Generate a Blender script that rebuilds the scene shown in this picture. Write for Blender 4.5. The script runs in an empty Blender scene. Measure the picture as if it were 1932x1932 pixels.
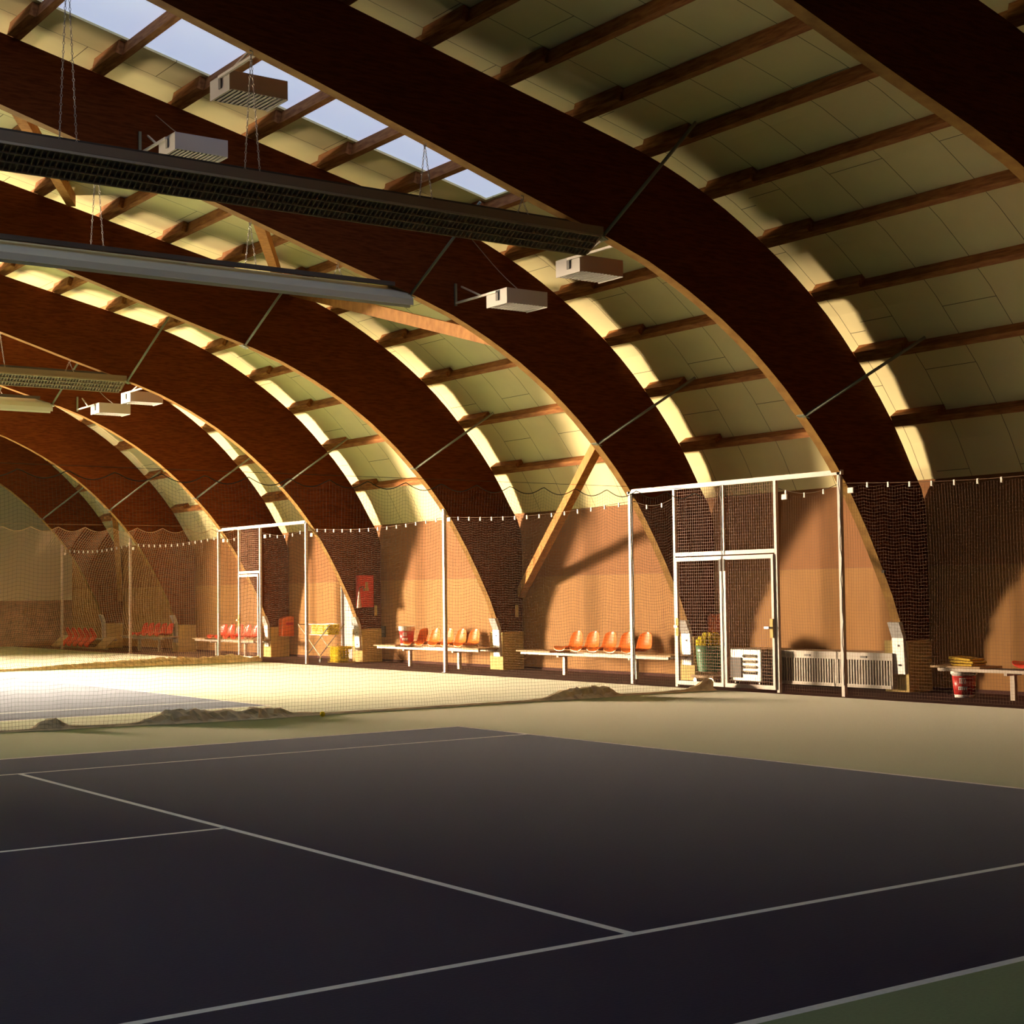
import bpy, bmesh, math, random
from mathutils import Vector, Matrix
random.seed(7)
C = bpy.context.scene.collection
SC = bpy.context.scene
PI = math.pi

# ------------------------------------------------------------------ camera
def make_camera():
    f, cx, cy = 2959.34, 967.6, 967.63
    yaw, pitch, roll = 0.623382, 0.051129, -0.013058
    fw = Vector((math.sin(yaw)*math.cos(pitch), math.cos(yaw)*math.cos(pitch), math.sin(pitch)))
    r = Vector((math.cos(yaw), -math.sin(yaw), 0)); u = r.cross(fw)
    c, s = math.cos(roll), math.sin(roll)
    r2 = c*r + s*u; u2 = -s*r + c*u
    cam = bpy.data.cameras.new('camera'); ob = bpy.data.objects.new('camera', cam); C.objects.link(ob)
    m = Matrix(((r2.x, u2.x, -fw.x, -9.975887), (r2.y, u2.y, -fw.y, -4.013093), (r2.z, u2.z, -fw.z, 1.505832), (0, 0, 0, 1)))
    ob.matrix_world = m
    cam.sensor_width = 36; cam.lens = 36*f/1932
    cam.shift_x = -(cx-966)/1932; cam.shift_y = (cy-966)/1932
    cam.clip_end = 200
    SC.camera = ob
make_camera()

# ------------------------------------------------------------------ light, world, exposure
w = bpy.data.worlds.new('world'); SC.world = w; w.use_nodes = True
w.node_tree.nodes['Background'].inputs[0].default_value = (.5, .6, .8, 1)
w.node_tree.nodes['Background'].inputs[1].default_value = 0.02
def area(name, loc, size, sizey, power, col, rot):
    l = bpy.data.lights.new(name, 'AREA'); l.shape = 'RECTANGLE'; l.size = size; l.size_y = sizey
    l.energy = power; l.color = col
    o = bpy.data.objects.new(name, l); C.objects.link(o); o.location = loc; o.rotation_euler = rot
    return o
# low evening sun glow standing outside the big window of the far gable wall
area('window_daylight', (-20.3, 54.1, 3.6), 5.2, 5.0, 165000, (1.0, .74, .48), (PI/2, 0, PI+math.radians(40)))
ld = area('floor_bounce_fill', (-16.8, 56.1, 9.6), 2.4, 2.4, 1150000, (1.0, .80, .55), (0, 0, 0))  # extra lamp added to brighten the middle floor and bounce light onto the roof
ld.rotation_euler = Vector((-16.8+13.3, 56.1-46.6, 9.6-4.5)).to_track_quat('Z', 'Y').to_euler()
SC.view_settings.view_transform = 'Standard'; SC.view_settings.look = 'None'
SC.view_settings.exposure = -0.22; SC.view_settings.gamma = 1.0; SC.view_settings.use_curve_mapping = False

# ------------------------------------------------------------------ materials
def new_mat(name):
    m = bpy.data.materials.new(name); m.use_nodes = True
    nt = m.node_tree; return m, nt, nt.nodes['Principled BSDF']
def pmat(name, col, rough=.6, metal=0.0, spec=.5, var=0.0, scale=8.0, bump=0.0, col2=None, stretch=None, emis=None, estr=0):
    m, nt, b = new_mat(name)
    b.inputs['Base Color'].default_value = (*col, 1); b.inputs['Roughness'].default_value = rough
    b.inputs['Metallic'].default_value = metal; b.inputs['Specular IOR Level'].default_value = spec
    if var or col2:
        tc = nt.nodes.new('ShaderNodeTexCoord'); mp = nt.nodes.new('ShaderNodeMapping')
        if stretch: mp.inputs['Scale'].default_value = stretch
        n = nt.nodes.new('ShaderNodeTexNoise'); n.inputs['Scale'].default_value = scale; n.inputs['Detail'].default_value = 6
        rp = nt.nodes.new('ShaderNodeValToRGB')
        a = col2 if col2 else tuple(c*(1-var) for c in col)
        rp.color_ramp.elements[0].position = .35; rp.color_ramp.elements[0].color = (*a, 1)
        rp.color_ramp.elements[1].position = .65; rp.color_ramp.elements[1].color = (*col, 1)
        L = nt.links.new
        L(tc.outputs['Object'], mp.inputs[0]); L(mp.outputs[0], n.inputs['Vector']); L(n.outputs['Fac'], rp.inputs[0]); L(rp.outputs[0], b.inputs['Base Color'])
        if bump:
            bp = nt.nodes.new('ShaderNodeBump'); bp.inputs['Strength'].default_value = bump; bp.inputs['Distance'].default_value = .01
            L(n.outputs['Fac'], bp.inputs['Height']); L(bp.outputs[0], b.inputs['Normal'])
    if emis: b.inputs['Emission Color'].default_value = (*emis, 1); b.inputs['Emission Strength'].default_value = estr
    return m

M = {}
M['court_green'] = pmat('court_green', (.23, .33, .165), .6, spec=.3, var=.12, scale=60, bump=.15)
M['court_blue'] = pmat('court_blue', (.012, .016, .058), .75, spec=.2, var=.15, scale=60, bump=.15)
for _k, _w, _t in (('court_green', .20, (1, .95, .85)), ('court_blue', .13, (.68, .78, .95))):
    _b = M[_k].node_tree.nodes['Principled BSDF']
    _b.inputs['Sheen Weight'].default_value = _w; _b.inputs['Sheen Roughness'].default_value = .28; _b.inputs['Sheen Tint'].default_value = (*_t, 1)
M['line'] = pmat('line_paint', (.90, .90, .82), .6, spec=.3, var=.1, scale=40)
M['carpet'] = pmat('carpet', (.10, .045, .04), .95, spec=.1, var=.3, scale=80)
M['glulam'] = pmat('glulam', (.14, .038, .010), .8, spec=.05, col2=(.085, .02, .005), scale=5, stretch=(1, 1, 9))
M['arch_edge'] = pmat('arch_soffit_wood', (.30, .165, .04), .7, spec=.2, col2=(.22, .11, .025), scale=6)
M['purlin'] = pmat('purlin_wood', (.38, .165, .055), .75, spec=.15, col2=(.21, .075, .022), scale=4, stretch=(6, 1, 6))
M['brace'] = pmat('brace_wood', (.50, .24, .06), .7, spec=.2, col2=(.36, .15, .035), scale=5, stretch=(2, 2, 1))
M['steel_rod'] = pmat('steel_rod', (.20, .22, .16), .6, .0)
M['white_steel'] = pmat('white_painted_steel', (.78, .72, .64), .45, spec=.4, var=.12, scale=30)
M['gate_steel'] = pmat('gate_steel', (.58, .47, .41), .42, spec=.5, var=.1, scale=20)
M['gate_wire'] = pmat('gate_wire', (.30, .16, .10), .6, spec=.2)
M['radiator'] = pmat('radiator_enamel', (.36, .32, .27), .5, .1, var=.1)
M['galv'] = pmat('galvanised_plate', (.66, .66, .66), .4, .35, var=.2, scale=25)
M['plinth'] = pmat('plinth_paint', (.72, .55, .20), .7, spec=.2, var=.15, scale=10)
M['black'] = pmat('black', (.02, .02, .02), .5)
M['darkgrey'] = pmat('dark_grey', (.06, .055, .05), .6)
M['net'] = pmat('net_cord', (.13, .075, .04), .8, spec=.2)
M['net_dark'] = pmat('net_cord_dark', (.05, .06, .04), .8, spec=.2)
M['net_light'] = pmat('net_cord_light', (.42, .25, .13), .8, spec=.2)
M['canvas'] = pmat('canvas_skirt', (.88, .74, .48), .85, spec=.15, var=.3, scale=6)
M['seat'] = pmat('seat_plastic', (.86, .20, .035), .22, spec=.55)
M['seat_red'] = pmat('seat_plastic_red', (.80, .06, .03), .25, spec=.5)
M['board'] = pmat('bench_board', (.50, .33, .17), .6, spec=.3, var=.2, scale=12)
M['rail'] = pmat('bench_rail', (.38, .32, .26), .5, .2)
M['trough'] = pmat('trough_enamel', (.40, .34, .26), .55, spec=.3, var=.1)
M['trough_dark'] = pmat('trough_casing_enamel', (.27, .215, .16), .6, spec=.2)
M['trough_side'] = pmat('trough_side_enamel', (.50, .55, .50), .55, spec=.3)
M['lampbox'] = pmat('lamp_box', (.45, .43, .40), .45, spec=.4)
M['chain'] = pmat('chain', (.40, .36, .33), .5, .4)
M['ball'] = pmat('tennis_ball_felt', (.80, .66, .03), .9, spec=.1, var=.15, scale=60)
M['red'] = pmat('red_paint', (.62, .03, .02), .5)
M['white'] = pmat('white_plastic', (.85, .83, .78), .45)
M['red_plastic'] = pmat('red_plastic', (.55, .03, .03), .4)
M['orange'] = pmat('orange_plastic', (.85, .17, .03), .45)
M['bin_green'] = pmat('bin_green', (.06, .22, .10), .4)
M['silver'] = pmat('silver_casing', (.40, .40, .36), .35, .5)
M['chrome'] = pmat('chrome', (.8, .75, .65), .25, .9)
M['yellow'] = pmat('yellow_net', (.80, .50, .02), .8, var=.4, scale=50)
M['door'] = pmat('door_paint', (.50, .46, .46), .5, var=.05)
M['skylight'] = pmat('skylight', (.8, .85, .9), .6, emis=(.62, .72, 1.0), estr=.78)
M['near_fill_glow'] = pmat('near_fill_glow', (.8, .85, .9), .6, emis=(.66, .78, 1.0), estr=1.2)  # glow of the added out-of-view panels, cool fill for the near court
M['plaster'] = pmat('gable_plaster', (.40, .34, .22), .9)
M['dark_lining'] = pmat('low_bounce_lining', (.035, .025, .018), .9, var=.3)  # unseen walls and left roof half, coloured dark to cut bounce light
def glass_mat():
    m = bpy.data.materials.new('window_glass'); m.use_nodes = True; nt = m.node_tree; nt.nodes.clear()
    o = nt.nodes.new('ShaderNodeOutputMaterial'); a = nt.nodes.new('ShaderNodeBsdfTransparent'); g = nt.nodes.new('ShaderNodeBsdfGlossy'); x = nt.nodes.new('ShaderNodeMixShader')
    g.inputs['Roughness'].default_value = .05; x.inputs[0].default_value = .06
    nt.links.new(a.outputs[0], x.inputs[1]); nt.links.new(g.outputs[0], x.inputs[2]); nt.links.new(x.outputs[0], o.inputs[0]); return m
M['glass'] = glass_mat()

def wall_mat():
    m, nt, b = new_mat('wall_boards')
    tc = nt.nodes.new('ShaderNodeTexCoord'); sx = nt.nodes.new('ShaderNodeSeparateXYZ')
    L = nt.links.new; L(tc.outputs['Object'], sx.inputs[0])
    gt = nt.nodes.new('ShaderNodeMath'); gt.operation = 'GREATER_THAN'; gt.inputs[1].default_value = 1.83; L(sx.outputs['Z'], gt.inputs[0])
    mx = nt.nodes.new('ShaderNodeMix'); mx.data_type = 'RGBA'
    mx.inputs[6].default_value = (.37, .175, .046, 1); mx.inputs[7].default_value = (.30, .12, .03, 1); L(gt.outputs[0], mx.inputs[0])
    n = nt.nodes.new('ShaderNodeTexNoise'); n.inputs['Scale'].default_value = 3; n.inputs['Detail'].default_value = 8
    mp = nt.nodes.new('ShaderNodeMapping'); mp.inputs['Scale'].default_value = (1, 3, .6); L(tc.outputs['Object'], mp.inputs[0]); L(mp.outputs[0], n.inputs['Vector'])
    # vertical board joints every 1.22 m
    md = nt.nodes.new('ShaderNodeMath'); md.operation = 'PINGPONG'; md.inputs[1].default_value = .61; L(sx.outputs['Y'], md.inputs[0])
    ls = nt.nodes.new('ShaderNodeMath'); ls.operation = 'LESS_THAN'; ls.inputs[1].default_value = .004; L(md.outputs[0], ls.inputs[0])
    zd = nt.nodes.new('ShaderNodeMath'); zd.operation = 'COMPARE'; zd.inputs[1].default_value = 1.83; zd.inputs[2].default_value = .006; L(sx.outputs['Z'], zd.inputs[0])
    mxx = nt.nodes.new('ShaderNodeMath'); mxx.operation = 'MAXIMUM'; L(ls.outputs[0], mxx.inputs[0]); L(zd.outputs[0], mxx.inputs[1])
    m1 = nt.nodes.new('ShaderNodeMix'); m1.data_type = 'RGBA'; m1.blend_type = 'MULTIPLY'; m1.inputs[0].default_value = .25
    L(mx.outputs[2], m1.inputs[6]); L(n.outputs['Fac'], m1.inputs[7])
    m2 = nt.nodes.new('ShaderNodeMix'); m2.data_type = 'RGBA'; m2.inputs[7].default_value = (.25, .11, .04, 1)
    L(mxx.outputs[0], m2.inputs[0]); L(m1.outputs[2], m2.inputs[6]); L(m2.outputs[2], b.inputs['Base Color'])
    b.inputs['Roughness'].default_value = .7; b.inputs['Specular IOR Level'].default_value = .2
    return m
M['wall'] = wall_mat()
def roof_mat():
    m, nt, b = new_mat('roof_boards'); L = nt.links.new
    uv = nt.nodes.new('ShaderNodeUVMap')
    br = nt.nodes.new('ShaderNodeTexBrick')
    br.offset = .37; br.inputs['Scale'].default_value = 1; br.inputs['Brick Width'].default_value = 2.6; br.inputs['Row Height'].default_value = .86
    br.inputs['Mortar Size'].default_value = .0045; br.inputs['Mortar Smooth'].default_value = 0
    br.inputs['Color1'].default_value = (.93, .84, .47, 1); br.inputs['Color2'].default_value = (.90, .82, .47, 1); br.inputs['Mortar'].default_value = (.12, .10, .05, 1)
    L(uv.outputs[0], br.inputs['Vector'])
    n = nt.nodes.new('ShaderNodeTexNoise'); n.inputs['Scale'].default_value = 2.2; n.inputs['Detail'].default_value = 5
    L(uv.outputs[0], n.inputs['Vector'])
    m1 = nt.nodes.new('ShaderNodeMix'); m1.data_type = 'RGBA'; m1.blend_type = 'MULTIPLY'; m1.inputs[0].default_value = .15
    L(br.outputs[0], m1.inputs[6]); L(n.outputs['Fac'], m1.inputs[7]); L(m1.outputs[2], b.inputs['Base Color'])
    b.inputs['Roughness'].default_value = .9; b.inputs['Specular IOR Level'].default_value = .1
    return m
M['roof'] = roof_mat()

# ------------------------------------------------------------------ helpers
class MB:
    def __init__(s): s.v = []; s.f = []; s.mi = []; s.mats = []
    def mat(s, m):
        if m not in s.mats: s.mats.append(m)
        return s.mats.index(m)
    def add(s, vs, fs, m=None):
        b = len(s.v); s.v += [tuple(v) for v in vs]; s.f += [tuple(b+i for i in f) for f in fs]
        k = s.mat(m) if m else 0; s.mi += [k]*len(fs); return s
    def box(s, x0, x1, y0, y1, z0, z1, m=None):
        vs = [(x, y, z) for x in (x0, x1) for y in (y0, y1) for z in (z0, z1)]
        return s.add(vs, [(0, 1, 3, 2), (4, 6, 7, 5), (0, 4, 5, 1), (2, 3, 7, 6), (0, 2, 6, 4), (1, 5, 7, 3)], m)
    def bar(s, a, b, w, h=None, up=(0, 0, 1), m=None):
        a, b = Vector(a), Vector(b); h = h or w; d = (b-a).normalized(); up = Vector(up)
        if abs(d.dot(up)) > .98: up = Vector((0, 1, 0))
        x = d.cross(up).normalized(); y = x.cross(d).normalized()
        vs = [p + x*sx*w/2 + y*sy*h/2 for p in (a, b) for sx, sy in ((-1, -1), (1, -1), (1, 1), (-1, 1))]
        return s.add(vs, [(0, 1, 2, 3), (7, 6, 5, 4), (0, 4, 5, 1), (1, 5, 6, 2), (2, 6, 7, 3), (3, 7, 4, 0)], m)
    def tube(s, pts, r, n=8, m=None, closed=False):
        pts = [Vector(p) for p in pts]; N = len(pts); vs = []; fs = []
        rs = r if isinstance(r, (list, tuple)) else [r]*N
        prev = None
        for i, p in enumerate(pts):
            d = (pts[min(i+1, N-1)]-pts[max(i-1, 0)]).normalized()
            up = Vector((0, 0, 1)) if abs(d.z) < .9 else Vector((0, 1, 0))
            x = d.cross(up).normalized() if prev is None else (prev - d*prev.dot(d)).normalized()
            prev = x; y = d.cross(x)
            vs += [p + x*rs[i]*math.cos(2*PI*k/n) + y*rs[i]*math.sin(2*PI*k/n) for k in range(n)]
        for i in range(N-1):
            for k in range(n): fs.append((i*n+k, i*n+(k+1) % n, (i+1)*n+(k+1) % n, (i+1)*n+k))
        fs.append(tuple(range(n-1, -1, -1))); fs.append(tuple((N-1)*n+k for k in range(n)))
        return s.add(vs, fs, m)
    def lathe(s, prof, c=(0, 0, 0), n=24, m=None, cap=True):
        vs = []; fs = []
        for r, z in prof:
            vs += [(c[0]+r*math.cos(2*PI*k/n), c[1]+r*math.sin(2*PI*k/n), c[2]+z) for k in range(n)]
        for i in range(len(prof)-1):
            for k in range(n): fs.append((i*n+k, i*n+(k+1) % n, (i+1)*n+(k+1) % n, (i+1)*n+k))
        if cap: fs.append(tuple(range(n-1, -1, -1))); fs.append(tuple((len(prof)-1)*n+k for k in range(n)))
        return s.add(vs, fs, m)
    def prism(s, poly, axis, a, b, m=None):
        """poly of 2-D points in the plane across the axis ('y' -> (x,z), 'x' -> (y,z))"""
        f = (lambda p, t: (p[0], t, p[1])) if axis == 'y' else (lambda p, t: (t, p[0], p[1]))
        n = len(poly); vs = [f(p, a) for p in poly]+[f(p, b) for p in poly]
        fs = [tuple(range(n)), tuple(range(2*n-1, n-1, -1))]+[(i, n+i, n+(i+1) % n, (i+1) % n) for i in range(n)]
        return s.add(vs, fs, m)
    def build(s, name, m=None, parent=None, smooth=False, loc=None, fixn=True, bevel=0):
        me = bpy.data.meshes.new(name); me.from_pydata(s.v, [], s.f)
        if s.mats and m is None:
            for q in s.mats: me.materials.append(q)
            me.polygons.foreach_set('material_index', s.mi)
        else: me.materials.append(m)
        if fixn:
            bm = bmesh.new(); bm.from_mesh(me); bmesh.ops.recalc_face_normals(bm, faces=bm.faces); bm.to_mesh(me); bm.free()
        if smooth: me.polygons.foreach_set('use_smooth', [True]*len(me.polygons))
        me.update()
        o = bpy.data.objects.new(name, me); C.objects.link(o)
        if loc: o.location = loc
        if parent: o.parent = parent
        if bevel:
            bv = o.modifiers.new('bevel', 'BEVEL'); bv.width = bevel; bv.segments = 2; bv.limit_method = 'ANGLE'
        return o
def tag(o, label=None, cat=None, group=None, kind=None):
    if label: o['label'] = label
    if cat: o['category'] = cat
    if group: o['group'] = group
    if kind: o['kind'] = kind
    return o
def empty(name, loc, label, cat, group=None):
    o = bpy.data.objects.new(name, None); C.objects.link(o); o.location = loc; o.empty_display_size = .1
    return tag(o, label, cat, group)
def sub(o, ox, oy, oz):   # express mesh data (in world coordinates) relative to a parent's base
    o.data.transform(Matrix.Translation((-ox, -oy, -oz))); return o
def part(mb, name, m, root, smooth=False, bevel=0):
    o = mb.build(name, m, root, smooth, bevel=bevel)
    p = root; off = Vector((0, 0, 0))
    while p: off += p.location; p = p.parent
    return sub(o, *off)
def copy_tree(o, parent=None):
    c = o.copy(); C.objects.link(c); c.parent = parent
    for ch in list(o.children): copy_tree(ch, c)
    return c
def ordw(i): return ['lowest', 'second', 'third', 'fourth', 'fifth', 'sixth', 'seventh', 'eighth', 'ninth', 'tenth', 'eleventh', 'twelfth', 'thirteenth', 'fourteenth'][i]

# ------------------------------------------------------------------ hall geometry
INT = [(-11.9, 10.136), (-6.567, 8.633), (-3.736, 7.806), (-1.661, 7.213), (-0.251, 6.794), (1.231, 6.334), (2.427, 5.986), (3.204, 5.721), (3.899, 5.394), (4.512, 5.046), (5.064, 4.668), (5.534, 4.28), (5.963, 3.871), (6.351, 3.462), (6.699, 3.033), (7.067, 2.461), (7.343, 1.97), (7.629, 1.418), (7.803, 0.989), (7.884, 0.774), (7.925, 0.478)]
EXT = [(-11.9, 10.647), (-4.993, 9.032), (-0.435, 7.969), (0.69, 7.703), (1.855, 7.438), (2.979, 7.172), (3.592, 6.988), (4.072, 6.794), (4.614, 6.549), (5.125, 6.262), (5.636, 5.956), (6.096, 5.619), (6.556, 5.24), (6.944, 4.842), (7.353, 4.413), (7.721, 3.932), (7.987, 3.523), (8.201, 3.145)]
ARCH_Y = [0.037, 5.556, 11.157, 15.725, 21.295, 26.762, 31.259, 36.829, 42.195]   # near faces
T = .16
WX = 8.45; RIDGE = -11.9; Y0 = -7.0; Y1 = 46.6; LX = 2*RIDGE-WX; XF = 6.63; ZT = 3.16

def offset_curve(pts, d):
    out = []
    for i, p in enumerate(pts):
        a = Vector(pts[max(i-1, 0)]); b = Vector(pts[min(i+1, len(pts)-1)]); t = (b-a).normalized()
        n = Vector((-t.y, t.x));  n = n if n.y > 0 or n.x > 0 else -n
        out.append((p[0]+n.x*d, p[1]+n.y*d))
    return out
ROOF = offset_curve(EXT, .215)
ROOF[0] = (RIDGE, 10.69); ROOF[-1] = (WX, 3.11)

# floor with court paint, one mesh
def make_floor():
    P = .05
    cuts = {LX, WX+.3, 6.45, 0, -P, -5.485-P/2, -5.485+P/2, -11.885, -23.77, -23.77+P, -18.285}
    ys = {Y0-.3, Y1+.3}
    starts = [0.0, 15.60, 31.0]
    for s in starts:
        ys |= {s, s+P, s+1.372-P/2, s+1.372+P/2, s+5.485-P/2, s+5.485+P/2, s+9.6-P/2, s+9.6+P/2, s+10.97-P, s+10.97}
    xs = sorted(cuts); ys = sorted(ys)
    mats = [M['court_green'], M['court_blue'], M['line'], M['carpet']]
    v = []; f = []; mi = []
    for x in xs:
        for y in ys: v.append((x, y, 0))
    n = len(ys)
    for i in range(len(xs)-1):
        for j in range(n-1):
            cx = (xs[i]+xs[i+1])/2; cy = (ys[j]+ys[j+1])/2
            k = 0
            if cx > 6.45: k = 3
            else:
                for s in starts:
                    y = cy-s
                    if 0 <= y <= 10.97 and -23.77 < cx < 0:
                        k = 1
                        if y < P or y > 10.97-P or cx > -P or cx < -23.77+P or abs(y-1.372) < P/2 or abs(y-9.6) < P/2: k = 2
                        elif 1.372 < y < 9.6:
                            if abs(cx+5.485) < P/2: k = 2
                            elif cx < -5.485 and abs(y-5.485) < P/2: k = 2
            mi.append(k); f.append((i*n+j, (i+1)*n+j, (i+1)*n+j+1, i*n+j+1))
    me = bpy.data.meshes.new('floor'); me.from_pydata(v, [], f)
    for q in mats: me.materials.append(q)
    me.polygons.foreach_set('material_index', mi); me.update()
    o = bpy.data.objects.new('floor', me); C.objects.link(o)
    tag(o, 'green indoor tennis floor with dark blue courts and pale lines', kind='structure')
make_floor()
def struct(mb, name, m, label=None, **k):
    o = mb.build(name, m, **k); tag(o, label, kind='structure'); return o
# right wall, with a door opening filled by door_1
DY0, DY1, DZ = 27.48, 28.60, 2.0
mb = MB()
mb.box(WX, WX+.15, Y0, DY0, 0, 3.12); mb.box(WX, WX+.15, DY1, Y1, 0, 3.12); mb.box(WX, WX+.15, DY0, DY1, DZ, 3.12)
struct(mb, 'wall_right', M['wall'], 'low timber board wall along the right side of the hall')
struct(MB().box(LX-.15, LX, Y0, Y1, 0, 3.12), 'wall_left', M['dark_lining'])
def gable(y, name, hole=None):
    pts = [(WX+.1, 0), (WX+.1, 3.12)] + [p for p in reversed(ROOF[:-1])] + [(2*RIDGE-p[0], p[1]) for p in ROOF[1:-1]] + [(LX-.1, 3.12), (LX-.1, 0)]
    mb = MB()
    if not hole: mb.prism(pts, 'y', y, y+.2)
    else:
        x0, x1, z0, z1 = hole   # split into polygons around the hole
        top = [p for p in pts if p[1] >= 3.12]
        R = [p for p in pts if p[0] > x1]; L_ = [p for p in pts if p[0] < x0]; mid = [p for p in pts if x0 <= p[0] <= x1]
        def roofz(x):
            q = x if x > RIDGE else 2*RIDGE-x
            for a, b in zip(ROOF, ROOF[1:]):
                if a[0] <= q <= b[0]: return a[1]+(b[1]-a[1])*(q-a[0])/(b[0]-a[0])
        mb.prism([(x1, 0)]+R+[(x1, roofz(x1))], 'y', y, y+.2)
        mb.prism([(x0, roofz(x0))]+L_+[(x0, 0)], 'y', y, y+.2)
        mb.prism([(x0, z1), (x1, z1), (x1, roofz(x1))]+mid+[(x0, roofz(x0))], 'y', y, y+.2)
        mb.box(x0, x1, y, y+.2, 0, z0)
    return mb
HOLE = (-16.2, -10.9, .4, 6.6)
g = gable(Y1, 'wall_back', HOLE)
struct(g, 'wall_back', M['plaster'], 'far gable wall with pale upper part')
struct(gable(Y0-.2, 'wall_front'), 'wall_front', M['dark_lining'])
struct(MB().box(HOLE[1]+.05, WX-.02, Y1-.05, Y1-.002, 0, 1.47), 'trim_1', pmat('dado_boards', (.20, .075, .03), .8, var=.3, scale=5), 'dark timber dado at the foot of the far gable wall')
# far window: frame + panes
wf = MB(); x0, x1, z0, z1 = HOLE
for a, b in ((x0, x0+.08), (x1-.08, x1)): wf.box(a, b, Y1+.02, Y1+.12, z0, z1)
for k in range(1, 4):
    xx = x0+(x1-x0)*k/4; wf.box(xx-.03, xx+.03, Y1+.02, Y1+.12, z0, z1)
for a, b in ((z0, z0+.08), (z1-.08, z1), ((z0+z1)/2-.03, (z0+z1)/2+.03)): wf.box(x0, x1, Y1+.02, Y1+.12, a, b)
wo = struct(wf, 'window_1', M['white_steel'], 'window of the far gable wall')
struct(MB().box(x0, x1, Y1+.13, Y1+.15, z0, z1), 'window_1_pane', M['glass'], parent=wo)

# roof (right and left halves) with the skylight band cut out
SKY_Y = (12.352, 14.805); SKY_X1 = 3.142
def roof_sheet():
    def strip(pts, ya, yb, mb, uvs, s0=0):
        s = s0
        for a, b in zip(pts, pts[1:]):
            d = math.hypot(b[0]-a[0], b[1]-a[1])
            mb.add([(a[0], ya, a[1]), (b[0], ya, b[1]), (b[0], yb, b[1]), (a[0], yb, a[1])], [(0, 1, 2, 3)])
            uvs += [(s, ya), (s+d, ya), (s+d, yb), (s, yb)]; s += d
        return s
    right = ROOF; left = [(2*RIDGE-p[0], p[1]) for p in ROOF]
    # insert the skylight end
    pts = []; split = 0
    for a, b in zip(right, right[1:]):
        pts.append(a)
        if a[0] < SKY_X1 < b[0]:
            t = (SKY_X1-a[0])/(b[0]-a[0]); pts.append((SKY_X1, a[1]+t*(b[1]-a[1]))); split = len(pts)-1
    pts.append(right[-1])
    mb = MB(); uvs = []
    near = [(p[0], p[1]) for p in pts]
    i5 = next(i for i, p in enumerate(pts) if p[0] >= -5.2); zc = pts[i5-1][1]+(pts[i5][1]-pts[i5-1][1])*(-5.2-pts[i5-1][0])/(pts[i5][0]-pts[i5-1][0])
    upper = pts[:i5]+[(-5.2, zc)]; lower = [(-5.2, zc)]+pts[i5:] if pts[i5][0] > -5.2 else pts[i5:]
    ya, yb = .3, 10.9
    strip(pts, Y0, ya, mb, uvs); strip(pts, yb, SKY_Y[0], mb, uvs); strip(lower, ya, yb, mb, uvs, 7.0); strip(pts, SKY_Y[1], Y1, mb, uvs)
    s = sum(math.hypot(b[0]-a[0], b[1]-a[1]) for a, b in zip(pts[:split], pts[1:split+1]))
    strip(pts[split:], SKY_Y[0], SKY_Y[1], mb, uvs, s); nr = len(mb.f); strip(left, Y0, Y1, mb, uvs)
    me = bpy.data.meshes.new('ceiling'); me.from_pydata(mb.v, [], mb.f); me.materials.append(M['roof']); me.materials.append(M['dark_lining'])
    me.polygons.foreach_set('material_index', [0]*nr+[1]*(len(mb.f)-nr))
    ul = me.uv_layers.new(name='UVMap')
    for i, u in enumerate(uvs): ul.data[i].uv = u
    o = bpy.data.objects.new('ceiling', me); C.objects.link(o)
    so = o.modifiers.new('solid', 'SOLIDIFY'); so.thickness = .06; so.offset = 0
    tag(o, 'curved barrel roof lining of pale fibre boards', kind='structure')
    mb = MB(); strip(pts[:split+1], SKY_Y[0], SKY_Y[1], mb, [])
    m3 = MB(); strip(upper, ya, yb, m3, []); struct(m3, 'near_fill_panels', M['near_fill_glow'], 'unseen glowing panels added over the near court for cool fill', fixn=False)  # added out of view as a fill light over the near court
    q = struct(mb, 'window_2', M['skylight'], 'strip of translucent skylight panels behind the nearest full arch', fixn=False)
roof_sheet()
# white door in the right wall
dr = MB().box(WX+.02, WX+.07, DY0+.03, DY1-.03, 0.02, DZ-.03)
do = struct(dr, 'door_1', M['door'], 'white door in the timber wall')
part(MB().box(WX-.03, WX+.02, DY0, DY0+.03, 0, DZ).box(WX-.03, WX+.02, DY1-.03, DY1, 0, DZ).box(WX-.03, WX+.02, DY0, DY1, DZ-.03, DZ), 'door_frame', M['door'], do)
h = part(MB().box(WX-.025, WX+.02, 28.02, 28.10, .80, .98), 'door_handle', M['black'], do); h['label'] = 'black handle plate'
part(MB().box(WX+.005, WX+.02, 28.05, 28.06, .03, 1.9), 'door_seam', M['darkgrey'], do)
struct(MB().box(WX-.02, WX, Y0, DY0, 0, .05).box(WX-.02, WX, DY1, Y1, 0, .05), 'baseboard_right', M['carpet'])

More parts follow.
